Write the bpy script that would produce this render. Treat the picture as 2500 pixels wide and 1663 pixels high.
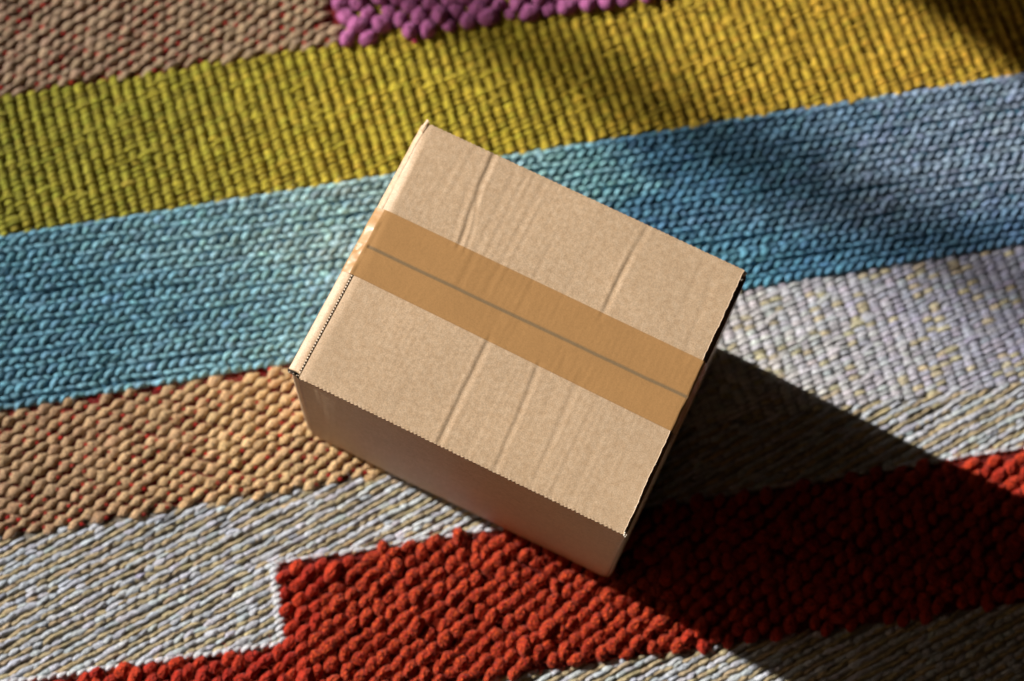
import bpy, math, random
import numpy as np
from mathutils import Vector, Matrix

for o in list(bpy.data.objects):
    bpy.data.objects.remove(o, do_unlink=True)
scene = bpy.context.scene
COL = scene.collection
rng = np.random.default_rng(7)
random.seed(7)

# ------------------------------------------------------------------ scale
S = 0.25            # the long side of the box, metres
BW, BH = 0.79266, 0.69014   # box width and height, in units of the long side
PX = S / 800.0      # one fine step on the rug, about 0.31 mm

# ------------------------------------------------------------------ camera
cam_d = bpy.data.cameras.new("camera")
cam = bpy.data.objects.new("camera", cam_d)
COL.objects.link(cam)
cam.location = (-0.19166 * S, -1.49426 * S, 5.48921 * S)
cam.rotation_euler = (0.29118, -0.03341, 0.0)
cam_d.sensor_width = 36.0
cam_d.lens = 4600 / 2500 * 36.0
cam_d.clip_start = 0.05
cam_d.clip_end = 200.0
cam_d.dof.use_dof = True
cam_d.dof.focus_distance = 1.235
cam_d.dof.aperture_fstop = 3.3
scene.camera = cam

# ------------------------------------------------------------------ light
SUN_EL, SUN_AZ = math.radians(26.5), math.radians(152.7)
world = bpy.data.worlds.new("World")
scene.world = world
world.use_nodes = True
wn = world.node_tree
sky = wn.nodes.new("ShaderNodeTexSky")
sky.sky_type = 'NISHITA'
sky.sun_disc = False
sky.sun_elevation = SUN_EL
sky.sun_rotation = math.atan2(math.cos(SUN_AZ), math.sin(SUN_AZ))
sky.air_density = 1.0
sky.dust_density = 2.0
bg = wn.nodes["Background"]
bg.inputs["Strength"].default_value = 0.05
wn.links.new(sky.outputs[0], bg.inputs[0])

sun_d = bpy.data.lights.new("sun", 'SUN')
sun_d.energy = 5.0
sun_d.angle = math.radians(0.75)
sun_d.color = (1.0, 0.945, 0.88)
sun = bpy.data.objects.new("sun", sun_d)
COL.objects.link(sun)
sdir = Vector((math.cos(SUN_EL) * math.cos(SUN_AZ), math.cos(SUN_EL) * math.sin(SUN_AZ), math.sin(SUN_EL)))
sun.rotation_euler = sdir.to_track_quat('Z', 'Y').to_euler()
sun.location = sdir * 3

scene.view_settings.view_transform = 'Standard'
scene.view_settings.look = 'None'
scene.view_settings.exposure = 0.62
scene.view_settings.gamma = 1.0
scene.render.resolution_x = 1024
scene.render.resolution_y = 681

# ------------------------------------------------------------------ helpers
def lin(r, g, b):
    f = lambda v: (v / 12.92 if v <= 0.04045 else ((v + 0.055) / 1.055) ** 2.4)
    return np.array([f(r / 255), f(g / 255), f(b / 255)])

def link(o, parent=None):
    COL.objects.link(o)
    if parent is not None:
        o.parent = parent
    return o

def empty(name, loc=(0, 0, 0), rz=0.0, label=None, cat=None):
    o = bpy.data.objects.new(name, None)
    o.location = loc
    o.rotation_euler = (0, 0, rz)
    o.empty_display_size = 0.02
    COL.objects.link(o)
    if label:
        o["label"] = label
    if cat:
        o["category"] = cat
    return o

def mesh_np(name, V, F, cols=None, uvs=None, smooth=True):
    """V (n,3), F (m,4) quads; cols per vertex (n,3); uvs per vertex (n,2)."""
    me = bpy.data.meshes.new(name)
    V = np.asarray(V, dtype=np.float32)
    F = np.asarray(F, dtype=np.int32)
    me.vertices.add(len(V))
    me.vertices.foreach_set("co", V.ravel())
    k = F.shape[1]
    me.loops.add(F.size)
    me.loops.foreach_set("vertex_index", F.ravel())
    me.polygons.add(len(F))
    me.polygons.foreach_set("loop_start", np.arange(0, F.size, k, dtype=np.int32))
    me.polygons.foreach_set("loop_total", np.full(len(F), k, dtype=np.int32))
    me.update(calc_edges=True)
    if cols is not None:
        a = me.color_attributes.new("Col", 'FLOAT_COLOR', 'POINT')
        c4 = np.ones((len(V), 4), dtype=np.float32)
        c4[:, :3] = cols
        a.data.foreach_set("color", c4.ravel())
    if uvs is not None:
        u = me.uv_layers.new(name="UVMap")
        u.data.foreach_set("uv", np.asarray(uvs, dtype=np.float32)[F.ravel()].ravel())
    if smooth:
        me.polygons.foreach_set("use_smooth", np.ones(len(F), dtype=bool))
    me.validate()
    return me

def obj(name, me, m, parent=None, kind=None):
    o = bpy.data.objects.new(name, me)
    if m is not None:
        me.materials.clear()
        me.materials.append(m)
    link(o, parent)
    if kind:
        o["kind"] = kind
    return o

def grid_faces(nu, nv, base=0, wrap=False):
    i = np.arange(nu - 1)[:, None]
    j = np.arange(nv - 1)[None, :]
    a = i * nv + j
    f = np.stack([a, a + nv, a + nv + 1, a + 1], -1).reshape(-1, 4) + base
    return f

# smooth value noise, vectorised
_tab = rng.random((64, 64))
def vnoise(x, y):
    x = np.asarray(x, float); y = np.asarray(y, float)
    xi = np.floor(x).astype(int); yi = np.floor(y).astype(int)
    fx = x - xi; fy = y - yi
    fx = fx * fx * (3 - 2 * fx); fy = fy * fy * (3 - 2 * fy)
    g = lambda a, b: _tab[a % 64, b % 64]
    return (g(xi, yi) * (1 - fx) + g(xi + 1, yi) * fx) * (1 - fy) + (g(xi, yi + 1) * (1 - fx) + g(xi + 1, yi + 1) * fx) * fy

# ------------------------------------------------------------------ materials
def new_mat(name):
    m = bpy.data.materials.new(name)
    m.use_nodes = True
    nt = m.node_tree
    return m, nt, nt.nodes["Principled BSDF"]

def N(nt, t, **kw):
    n = nt.nodes.new(t)
    for k, v in kw.items():
        setattr(n, k, v)
    return n

def yarn_material(name, use_attr=True, base=(0.5, 0.05, 0.02), alt=(0.5, 0.12, 0.02), fibre=1.0, rough=0.85, nub=0.0):
    m, nt, p = new_mat(name)
    L = nt.links.new
    uv = N(nt, "ShaderNodeUVMap"); uv.uv_map = "UVMap"
    sep = N(nt, "ShaderNodeSeparateXYZ"); L(uv.outputs[0], sep.inputs[0])
    # twisted fibre coordinate: u along the yarn, v round it
    tw = N(nt, "ShaderNodeMath", operation='MULTIPLY_ADD'); L(sep.outputs[0], tw.inputs[0]); tw.inputs[1].default_value = 0.9; L(sep.outputs[1], tw.inputs[2])
    sc = N(nt, "ShaderNodeMath", operation='MULTIPLY'); L(tw.outputs[0], sc.inputs[0]); sc.inputs[1].default_value = 16.0
    su = N(nt, "ShaderNodeMath", operation='MULTIPLY'); L(sep.outputs[0], su.inputs[0]); su.inputs[1].default_value = 3.0
    cmb = N(nt, "ShaderNodeCombineXYZ"); L(sc.outputs[0], cmb.inputs[0]); L(su.outputs[0], cmb.inputs[1])
    no = N(nt, "ShaderNodeTexNoise"); no.inputs["Scale"].default_value = 1.0; no.inputs["Detail"].default_value = 3.0
    L(cmb.outputs[0], no.inputs["Vector"])
    tc = N(nt, "ShaderNodeTexCoord")
    n2 = N(nt, "ShaderNodeTexNoise"); n2.inputs["Scale"].default_value = 900.0; n2.inputs["Detail"].default_value = 2.0
    geo = N(nt, "ShaderNodeNewGeometry")
    L(geo.outputs["Position"], n2.inputs["Vector"])
    if use_attr:
        at = N(nt, "ShaderNodeAttribute", attribute_name="Col")
        colout = at.outputs["Color"]
    else:
        oi = N(nt, "ShaderNodeObjectInfo")
        mx = N(nt, "ShaderNodeMix", data_type='RGBA')
        mx.inputs[6].default_value = (*base, 1); mx.inputs[7].default_value = (*alt, 1)
        L(oi.outputs["Random"], mx.inputs[0])
        colout = mx.outputs[2]
    mr = N(nt, "ShaderNodeMapRange"); L(no.outputs[0], mr.inputs[0])
    mr.inputs[1].default_value = 0.3; mr.inputs[2].default_value = 0.7
    mr.inputs[3].default_value = 1 - 0.38 * fibre; mr.inputs[4].default_value = 1 + 0.28 * fibre
    mr2 = N(nt, "ShaderNodeMapRange"); L(n2.outputs[0], mr2.inputs[0])
    mr2.inputs[1].default_value = 0.3; mr2.inputs[2].default_value = 0.7
    mr2.inputs[3].default_value = 1 - 0.34 * fibre; mr2.inputs[4].default_value = 1 + 0.30 * fibre
    mm = N(nt, "ShaderNodeMath", operation='MULTIPLY'); L(mr.outputs[0], mm.inputs[0]); L(mr2.outputs[0], mm.inputs[1])
    vm = N(nt, "ShaderNodeVectorMath", operation='SCALE'); L(colout, vm.inputs[0]); L(mm.outputs[0], vm.inputs["Scale"])
    L(vm.outputs[0], p.inputs["Base Color"])
    if not use_attr:        # two wool tones twisted together
        n3 = N(nt, "ShaderNodeTexNoise"); n3.inputs["Scale"].default_value = 620.0; n3.inputs["Detail"].default_value = 4.0
        L(geo.outputs["Position"], n3.inputs["Vector"])
        r3 = N(nt, "ShaderNodeMapRange"); L(n3.outputs[0], r3.inputs[0]); r3.inputs[1].default_value = .38; r3.inputs[2].default_value = .66
        L(r3.outputs[0], mx.inputs[0])
    p.inputs["Roughness"].default_value = rough
    p.inputs["Specular IOR Level"].default_value = 0.2
    p.inputs["Sheen Weight"].default_value = 0.08
    p.inputs["Sheen Roughness"].default_value = 0.5
    bm = N(nt, "ShaderNodeBump"); bm.inputs["Strength"].default_value = 0.7; bm.inputs["Distance"].default_value = 0.0006
    L(no.outputs[0], bm.inputs["Height"])
    b2 = N(nt, "ShaderNodeBump"); b2.inputs["Strength"].default_value = 0.85; b2.inputs["Distance"].default_value = 0.0011 * fibre
    L(n2.outputs[0], b2.inputs["Height"]); L(bm.outputs[0], b2.inputs["Normal"])
    out = b2
    if nub:                 # knobbly plies of the wool
        nz = N(nt, "ShaderNodeTexNoise"); nz.inputs["Scale"].default_value = 300.0
        L(geo.outputs["Position"], nz.inputs["Vector"])
        wv = N(nt, "ShaderNodeVectorMath", operation='MULTIPLY_ADD'); L(nz.outputs["Color"], wv.inputs[0]); wv.inputs[1].default_value = (.0022, .0022, .0022); L(geo.outputs["Position"], wv.inputs[2])
        vo = N(nt, "ShaderNodeTexVoronoi"); vo.inputs["Scale"].default_value = 460.0; L(wv.outputs[0], vo.inputs["Vector"])
        iv = N(nt, "ShaderNodeMath", operation='SUBTRACT'); iv.inputs[0].default_value = 1.0; L(vo.outputs["Distance"], iv.inputs[1])
        b3 = N(nt, "ShaderNodeBump"); b3.inputs["Strength"].default_value = nub; b3.inputs["Distance"].default_value = 0.0016
        L(iv.outputs[0], b3.inputs["Height"]); L(b2.outputs[0], b3.inputs["Normal"])
        dk = N(nt, "ShaderNodeMapRange"); L(vo.outputs["Distance"], dk.inputs[0]); dk.inputs[1].default_value = .15; dk.inputs[2].default_value = .75; dk.inputs[3].default_value = 1.12; dk.inputs[4].default_value = 1 - .4 * nub
        v2 = N(nt, "ShaderNodeVectorMath", operation='SCALE'); L(vm.outputs[0], v2.inputs[0]); L(dk.outputs[0], v2.inputs["Scale"])
        L(v2.outputs[0], p.inputs["Base Color"])
        out = b3
    L(out.outputs[0], p.inputs["Normal"])
    return m

M_WOOL = yarn_material("nubbly_wool_yarn", fibre=1.1, nub=.8)
M_ROPE = yarn_material("beige_wool_yarn", fibre=1.1, nub=.45)
M_YARN = yarn_material("dyed_yarn")
M_COTTON = yarn_material("smooth_cotton_yarn", fibre=0.9, rough=0.65)
M_TWILL = yarn_material("heathered_cotton_yarn", fibre=1.1, rough=0.75, nub=.15)
M_RED = yarn_material("red_wool_loop", False, tuple(lin(158, 22, 9)), tuple(lin(220, 84, 26)), fibre=1.2, nub=1.0)
M_PURPLE = yarn_material("purple_wool_loop", False, tuple(lin(168, 84, 142)), tuple(lin(196, 120, 172)), fibre=0.9, nub=.55)

def kraft_material(name, base, mottled=1.0):
    m, nt, p = new_mat(name)
    L = nt.links.new
    tc = N(nt, "ShaderNodeTexCoord")
    a = N(nt, "ShaderNodeTexNoise"); a.inputs["Scale"].default_value = 1100; a.inputs["Detail"].default_value = 3
    b = N(nt, "ShaderNodeTexNoise"); b.inputs["Scale"].default_value = 260; b.inputs["Detail"].default_value = 4
    c = N(nt, "ShaderNodeTexNoise"); c.inputs["Scale"].default_value = 18; c.inputs["Detail"].default_value = 3
    for n in (a, b, c):
        L(tc.outputs["Object"], n.inputs["Vector"])
    def rngm(n, lo, hi):
        r = N(nt, "ShaderNodeMapRange"); L(n.outputs[0], r.inputs[0])
        r.inputs[1].default_value = 0.3; r.inputs[2].default_value = 0.7
        r.inputs[3].default_value = lo; r.inputs[4].default_value = hi
        return r
    ra = rngm(a, 1 - 0.19 * mottled, 1 + 0.18 * mottled)
    rb = rngm(b, 1 - 0.10 * mottled, 1 + 0.10 * mottled)
    rc = rngm(c, 0.95, 1.05)
    m1 = N(nt, "ShaderNodeMath", operation='MULTIPLY'); L(ra.outputs[0], m1.inputs[0]); L(rb.outputs[0], m1.inputs[1])
    m2 = N(nt, "ShaderNodeMath", operation='MULTIPLY'); L(m1.outputs[0], m2.inputs[0]); L(rc.outputs[0], m2.inputs[1])
    mix = N(nt, "ShaderNodeMix", data_type='RGBA')
    mix.inputs[6].default_value = (base[0] * 1.05, base[1] * 0.97, base[2] * 0.90, 1)
    mix.inputs[7].default_value = (base[0] * 0.95, base[1] * 1.01, base[2] * 1.12, 1)
    L(b.outputs[0], mix.inputs[0])
    vm = N(nt, "ShaderNodeVectorMath", operation='SCALE'); L(mix.outputs[2], vm.inputs[0]); L(m2.outputs[0], vm.inputs["Scale"])
    L(vm.outputs[0], p.inputs["Base Color"])
    p.inputs["Roughness"].default_value = 0.5
    p.inputs["Specular IOR Level"].default_value = 0.45
    bm = N(nt, "ShaderNodeBump"); bm.inputs["Strength"].default_value = 0.25; bm.inputs["Distance"].default_value = 0.0003
    L(a.outputs[0], bm.inputs["Height"]); L(bm.outputs[0], p.inputs["Normal"])
    return m

KRAFT = lin(189, 163, 131)
M_KRAFT = kraft_material("kraft_board", KRAFT)
M_KRAFT_IN = kraft_material("kraft_board_inner", KRAFT * 0.8)
M_PAPER = kraft_material("torn_paper_fibre", lin(215, 200, 178), 0.6)

def tape_material():
    m, nt, p = new_mat("brown_packing_tape")
    L = nt.links.new
    at = N(nt, "ShaderNodeAttribute", attribute_name="Col")
    tc = N(nt, "ShaderNodeTexCoord")
    a = N(nt, "ShaderNodeTexNoise"); a.inputs["Scale"].default_value = 1000; a.inputs["Detail"].default_value = 2
    L(tc.outputs["Object"], a.inputs["Vector"])
    r = N(nt, "ShaderNodeMapRange"); L(a.outputs[0], r.inputs[0])
    r.inputs[1].default_value = 0.3; r.inputs[2].default_value = 0.7; r.inputs[3].default_value = 0.93; r.inputs[4].default_value = 1.07
    vm = N(nt, "ShaderNodeVectorMath", operation='SCALE'); L(at.outputs["Color"], vm.inputs[0]); L(r.outputs[0], vm.inputs["Scale"])
    L(vm.outputs[0], p.inputs["Base Color"])
    p.inputs["Roughness"].default_value = 0.30
    p.inputs["Specular IOR Level"].default_value = 0.5
    b = N(nt, "ShaderNodeTexNoise"); b.inputs["Scale"].default_value = 120; b.inputs["Detail"].default_value = 3
    L(tc.outputs["Object"], b.inputs["Vector"])
    bm = N(nt, "ShaderNodeBump"); bm.inputs["Strength"].default_value = 0.18; bm.inputs["Distance"].default_value = 0.001
    L(b.outputs[0], bm.inputs["Height"]); L(bm.outputs[0], p.inputs["Normal"])
    return m
M_TAPE = tape_material()

def plain_material(name, c, rough=0.8):
    m, nt, p = new_mat(name)
    tc = N(nt, "ShaderNodeTexCoord")
    a = N(nt, "ShaderNodeTexNoise"); a.inputs["Scale"].default_value = 40; a.inputs["Detail"].default_value = 4
    nt.links.new(tc.outputs["Object"], a.inputs["Vector"])
    mx = N(nt, "ShaderNodeMix", data_type='RGBA')
    mx.inputs[6].default_value = (*[v * 0.8 for v in c], 1); mx.inputs[7].default_value = (*[v * 1.15 for v in c], 1)
    nt.links.new(a.outputs[0], mx.inputs[0]); nt.links.new(mx.outputs[2], p.inputs["Base Color"])
    p.inputs["Roughness"].default_value = rough
    return m

# ------------------------------------------------------------------ floor
M_FLOOR = plain_material("warm_wooden_floor", (0.28, 0.18, 0.10), 0.5)
fz = -0.012
me = mesh_np("floor", [(-12, -12, fz), (12, -12, fz), (12, 12, fz), (-12, 12, fz)], [(0, 1, 2, 3)], smooth=False)
obj("floor", me, M_FLOOR, None, "structure")

# ------------------------------------------------------------------ rug
rug = empty("rug", (0, 0, fz), 0, "multicoloured hand woven wool rug in diagonal stripes of yellow, blue, beige, white and red", "rug")
RZ = -fz            # children are placed relative to the rug's own base

def line(p, q):
    m = (q[1] - p[1]) / (q[0] - p[0])
    return lambda x: p[1] + m * (x - p[0])
# stripe borders, in units of the box's long side
Y0 = line((-1.614, .935), (-.56, 1.134))
Y1 = line((-1.578, .468), (1.636, 1.062))
Y2 = line((-1.536, -.077), (1.591, .485))
Y3 = line((-1.506, -.465), (-.368, -.264))
R0 = line((-.693, -.540), (1.539, -.177))
RE = line((-1.351, -.880), (-.66, -.777))
RB = line((-.157, -.875), (1.502, -.637))
PB = line((-.521, 1.145), (.408, 1.303))
DG = line((1.02, -.043), (1.555, .036))
RLX = lambda y: -.693 + (.033) * (y + .54) / (-.222)
PLX = lambda y: -.546 - .043 * (y - 1.143) / .143
XMIN, XMAX, YMIN, YMAX = -1.85, 1.85, -1.12, 1.55

def in_red(x, y):
    blk = (x > RLX(y)) & (y < R0(x)) & (y > RB(x))
    ext = (x <= RLX(y) + .02) & (y < RE(x)) & (y > RB(x) - .0)
    return blk | ext
def in_purple(x, y):
    return (x > PLX(y)) & (y > PB(x))
def in_frame(x, y):
    return (x > XMIN) & (x < XMAX) & (y > YMIN) & (y < YMAX)

def lattice(a, b, org=(0, 0), jit=1.0):
    """all lattice points over the rug; a, b in fine steps, image-like y down"""
    a = np.array([a[0], -a[1] * 1.04]) / 800.0
    b = np.array([b[0], -b[1] * 1.04]) / 800.0
    M = np.array([a, b]).T
    Mi = np.linalg.inv(M)
    cs = np.array([[XMIN, YMIN], [XMAX, YMIN], [XMIN, YMAX], [XMAX, YMAX]]) - np.array(org)
    q = cs @ Mi.T
    i = np.arange(math.floor(q[:, 0].min()) - 1, math.ceil(q[:, 0].max()) + 2)
    j = np.arange(math.floor(q[:, 1].min()) - 1, math.ceil(q[:, 1].max()) + 2)
    I, J = np.meshgrid(i, j, indexing='ij')
    I = I.ravel(); J = J.ravel()
    P = np.array(org) + I[:, None] * a + J[:, None] * b
    P = P + rng.normal(0, jit / 800.0, P.shape)
    k = in_frame(P[:, 0], P[:, 1])
    return P[k], I[k], J[k]

def yarn_arrays(P, ang, Ln, Wd, Ht, col, z0=0.0, nseg=9, nring=7, taper=0.55, plies=2, twist=4.0, groove=0.10,
                bow=0.0, arch=0.55, phi0=-0.12, phi1=1.12):
    """Every stitch is a plump piece of plied yarn that rises out of the weave and dives back into it."""
    n = len(P)
    ang = np.broadcast_to(ang, n); Ln = np.broadcast_to(Ln, n) * PX; Wd = np.broadcast_to(Wd, n) * PX; Ht = np.broadcast_to(Ht, n) * PX
    z0 = np.broadcast_to(z0, n); bow = np.broadcast_to(bow, n) * PX
    t = np.linspace(0.03, 0.97, nseg)[None, :, None]
    ph = np.linspace(phi0 * math.pi, phi1 * math.pi, nring)[None, None, :]
    e = lambda v: np.asarray(v)[:, None, None]
    rnd = rng.random(n) * 6.28
    sn = np.sin(np.pi * t)
    r = sn ** taper if taper > 0 else (sn ** .35) * (.52 + .48 * np.exp(-((t - .47) / .25) ** 2))
    g = 1 + groove * np.cos(plies * (ph + twist * t) + e(rnd)) + 0.04 * np.sin(7 * t + e(rnd) * 3)
    x = e(Ln) * (t - 0.5) + 0 * ph
    yy = e(Wd) * 0.5 * r * np.cos(ph) * g + e(bow) * (sn - 0.5)
    zz = e(z0) + e(Ht) * (arch * sn ** 0.8 + (1 - arch) * r * np.sin(ph) * g)
    ca, sa = e(np.cos(ang)), e(np.sin(ang))
    X = e(P[:, 0]) * S + ca * x - sa * yy
    Y = e(P[:, 1]) * S + sa * x + ca * yy
    V = np.stack([X, Y, zz + 0 * x], -1).reshape(-1, 3)
    gf = grid_faces(nseg, nring)
    F = (gf[None] + (np.arange(n) * nseg * nring)[:, None, None]).reshape(-1, 4)
    C = np.repeat(col, nseg * nring, axis=0)
    u = (t * e(Ln) / (12 * PX) + e(rnd) * 5 + 0 * ph)
    v = (ph / (2 * math.pi) + e(rnd) * 3 + 0 * t)
    UV = np.stack([u, v], -1).reshape(-1, 2)
    return V, F, C, UV

def merge(parts):
    Vs, Fs, Cs, Us = [], [], [], []
    b = 0
    for V, F, C, U in parts:
        Vs.append(V); Fs.append(F + b); Cs.append(C); Us.append(U); b += len(V)
    return np.concatenate(Vs), np.concatenate(Fs), np.concatenate(Cs), np.concatenate(Us)

def backing(poly, z, col):
    """the flat ground weave under a patch: quads given by their corners"""
    V = np.array([(x * S, y * S, z) for q in poly for (x, y) in q])
    F = np.arange(len(V)).reshape(-1, 4)
    C = np.repeat(np.array(col)[None], len(V), 0)
    return V, F, C, V[:, :2] * 100

def ramp(x, stops):
    xs = [s[0] for s in stops]
    cs = np.array([s[1] for s in stops])
    return np.stack([np.interp(x, xs, cs[:, k]) for k in range(3)], -1)

def shade(n, amt=0.08, hue=0.03):
    return (1 + rng.normal(0, amt, (n, 1))) * (1 + rng.normal(0, hue, (n, 3)))

TH = math.radians(10.3)
def stripe_quads(lo, hi, x0=XMIN, x1=XMAX):
    return [[(x0, lo(x0)), (x1, lo(x1)), (x1, hi(x1)), (x0, hi(x0))]]

def patch(name, parts, m, label=None):
    V, F, C, U = merge(parts)
    V = V.copy(); V[:, 2] += RZ
    o = obj(name, mesh_np(name, V, F, C, U), m, rug, "stuff")
    if label:
        o["label"] = label
    return o

Z0 = -0.0034        # level of the ground weave; stitch tops come to about z = 0

# --- yellow stripe: ribbed tapestry weave
def tapestry(mask, colf, a, b, L0, W0, H0, tilt, org=(0, 0), flo=0.05, z=Z0, col_amt=0.09, dens=0.0):
    P, I, J = lattice(a, b, org, 0.9)
    # neighbouring ribs are half a stitch out of step
    bb = np.array([b[0], -b[1] * 1.04]) / 800.0
    P = P + ((I % 2) * 0.5)[:, None] * bb + (0.35 * (vnoise(I * 0.37 + 3, J * 0.11) - 0.5))[:, None] * bb
    wob = (vnoise(I * 0.21 + 9, J * 0.05) - 0.5) * 5.0 / 800.0
    P[:, 0] += wob
    k = mask(P[:, 0], P[:, 1]); P, I, J = P[k], I[k], J[k]
    n = len(P)
    ang = TH + tilt + rng.normal(0, 0.11, n)
    thick = 0.84 + 0.36 * vnoise(I * 0.9 + 31, J * 0.33)
    Ln = L0 * (1 + rng.normal(0, 0.08, n))
    W = W0 * thick * (1 + rng.normal(0, 0.10, n))
    H = H0 * (0.85 + 0.3 * thick * 0.6) * (1 + rng.normal(0, 0.08, n))
    fl = rng.random(n) < flo
    Ln = np.where(fl, Ln * 1.7, Ln); H = np.where(fl, H * 1.12, H)
    ang = np.where(fl, ang + 0.1, ang)
    col = colf(P[:, 0], P[:, 1], n)
    return yarn_arrays(P, ang, Ln, W, H, col, z, nseg=9, nring=7, taper=0.42, twist=3.0, groove=0.08, arch=0.62)

yl = [(-1.7, lin(140, 138, 44)), (-1.0, lin(160, 152, 50)), (-.45, lin(184, 166, 54)), (.1, lin(182, 162, 50)), (.7, lin(192, 162, 54)), (1.6, lin(196, 160, 54))]  # dye varies along the stripe; left end also darkened for dimmer light
def yel(x, y, n):
    return ramp(x + 0.15 * (y - .8), yl) * 1.10 * shade(n, 0.09, 0.03)
ymask = lambda x, y: (y > Y1(x) + .004) & (y < Y0(x) + 0.004 + np.where(x > -.54, 1.0, 0))
parts = [tapestry(ymask, yel, (29, -5.2), (4.2, 13.2), 28.5, 13.6, 10.8, 0.16)]
parts.append(backing(stripe_quads(Y1, lambda x: Y0(x), XMIN, -.5) + stripe_quads(Y1, lambda x: YMAX + .1, -.5, XMAX), Z0 - 0.0002, lin(105, 90, 26)))
patch("yellow_stripe", parts, M_YARN)

# --- blue stripe: rows of slanted chain stitches
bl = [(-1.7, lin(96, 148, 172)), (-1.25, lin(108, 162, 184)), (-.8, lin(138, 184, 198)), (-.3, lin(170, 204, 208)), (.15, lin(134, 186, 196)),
      (.38, lin(84, 136, 168)), (.62, lin(88, 138, 168)), (.95, lin(98, 140, 168)), (1.2, lin(132, 158, 184)), (1.7, lin(150, 170, 192))]  # dye tones; the dim light at far left is partly painted in
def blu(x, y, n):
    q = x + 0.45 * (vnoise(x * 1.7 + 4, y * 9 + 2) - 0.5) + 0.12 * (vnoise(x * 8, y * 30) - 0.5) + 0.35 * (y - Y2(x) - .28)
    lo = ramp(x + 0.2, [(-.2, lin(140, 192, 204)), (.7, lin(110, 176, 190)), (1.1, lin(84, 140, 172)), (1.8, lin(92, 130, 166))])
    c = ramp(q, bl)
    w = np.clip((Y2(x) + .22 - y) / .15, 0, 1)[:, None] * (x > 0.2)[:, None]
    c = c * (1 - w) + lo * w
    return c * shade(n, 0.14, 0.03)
bmask = lambda x, y: (y > Y2(x) + .004) & (y < Y1(x) - .004)
row = 36.0
a_ = (25.5, -25.5 * math.tan(TH) / 1.04)
P, I, J = lattice(a_, (2.0, row), (-0.0, .02), 0.9)
P[:, 0] += (vnoise(J * 3.1 + 5, J * 0.7) - .5) * 20 / 800 + (vnoise(I * .13, J * 1.3) - .5) * 10 / 800
P[:, 1] += (vnoise(I * .25, J * 1.7 + 8) - .5) * 7 / 800
k = bmask(P[:, 0], P[:, 1]); P = P[k]; n = len(P)
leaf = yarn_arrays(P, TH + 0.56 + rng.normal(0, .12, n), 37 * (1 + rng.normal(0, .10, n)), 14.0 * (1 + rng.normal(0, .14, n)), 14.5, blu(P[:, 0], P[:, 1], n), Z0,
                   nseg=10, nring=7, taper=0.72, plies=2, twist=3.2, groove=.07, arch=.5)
P2, I, J = lattice(a_, (2.0, row), (-0.012, .02 - 18.5 / 800), 0.9)
P2[:, 0] += (vnoise(J * 3.1 + 5, J * 0.7) - .5) * 20 / 800 + (vnoise(I * .13, J * 1.3) - .5) * 10 / 800
P2[:, 1] += (vnoise(I * .25, J * 1.7 + 8) - .5) * 7 / 800
k = bmask(P2[:, 0], P2[:, 1]); P2 = P2[k]; n = len(P2)
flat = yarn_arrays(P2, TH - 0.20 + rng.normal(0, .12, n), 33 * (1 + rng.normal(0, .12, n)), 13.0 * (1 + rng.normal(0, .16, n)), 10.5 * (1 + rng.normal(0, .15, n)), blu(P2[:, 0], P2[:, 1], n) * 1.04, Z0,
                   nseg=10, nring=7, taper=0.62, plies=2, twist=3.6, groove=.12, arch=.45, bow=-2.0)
# smooth edging strand along the yellow border
def strand_row(f, x0, x1, step, off, Ln, W, H, colf, ang, z=Z0, mask=None, jy=1.0):
    xs = np.arange(x0, x1, step / 800)
    Q = np.stack([xs, f(xs) + off / 800], -1) + rng.normal(0, jy / 800, (len(xs), 2))
    if mask is not None:
        Q = Q[mask(Q[:, 0], Q[:, 1])]
    n = len(Q)
    return yarn_arrays(Q, ang + rng.normal(0, .05, n), Ln * (1 + rng.normal(0, .06, n)), W, H * (1 + rng.normal(0, .06, n)), colf(Q[:, 0], Q[:, 1], n), z, nseg=9, nring=7, taper=.45, groove=.08)
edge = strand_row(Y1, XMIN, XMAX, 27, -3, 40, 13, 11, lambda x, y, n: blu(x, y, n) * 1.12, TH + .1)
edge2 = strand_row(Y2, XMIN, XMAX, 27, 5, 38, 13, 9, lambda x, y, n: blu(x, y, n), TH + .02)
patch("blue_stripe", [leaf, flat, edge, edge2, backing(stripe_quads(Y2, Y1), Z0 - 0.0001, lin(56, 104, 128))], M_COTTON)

# --- beige rope weave, top left and left of the box; dark red ground shows through
def rope(mask, colf, a, b, ang, Ln, W, H, org=(0, 0), z=Z0, taper=.62):
    P, I, J = lattice(a, b, org, 1.1)
    P[:, 0] += (vnoise(I * .5, J * .5 + 3) - .5) * 10 / 800
    P[:, 1] += (vnoise(I * .5 + 9, J * .5) - .5) * 8 / 800
    k = mask(P[:, 0], P[:, 1]); P = P[k]; n = len(P)
    return yarn_arrays(P, ang + rng.normal(0, .13, n), Ln * (1 + rng.normal(0, .10, n)), W * (1 + rng.normal(0, .12, n)), H * (1 + rng.normal(0, .12, n)),
                       colf(P[:, 0], P[:, 1], n), z, nseg=13, nring=8, taper=-1, plies=2, twist=2.6, groove=.08, arch=.46)
REDW = lin(120, 14, 14)
def red_bits(mask, a, b, org, z):
    P, I, J = lattice(a, b, org, 2.0)
    k = mask(P[:, 0], P[:, 1]) & (rng.random(len(P)) < .6); P = P[k]; n = len(P)
    c = np.repeat(lin(165, 22, 18)[None], n, 0) * shade(n, .25, .05)
    return yarn_arrays(P, TH + rng.normal(0, .2, n), 16, 9, 9, c, z, nseg=6, nring=5)
bg1 = [(-1.7, lin(158, 134, 112)), (-.6, lin(184, 158, 128))]  # beige dye, with dimmer light on the left put into the colour
bei = lambda x, y, n: ramp(x, bg1) * shade(n, .07, .02)
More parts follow.
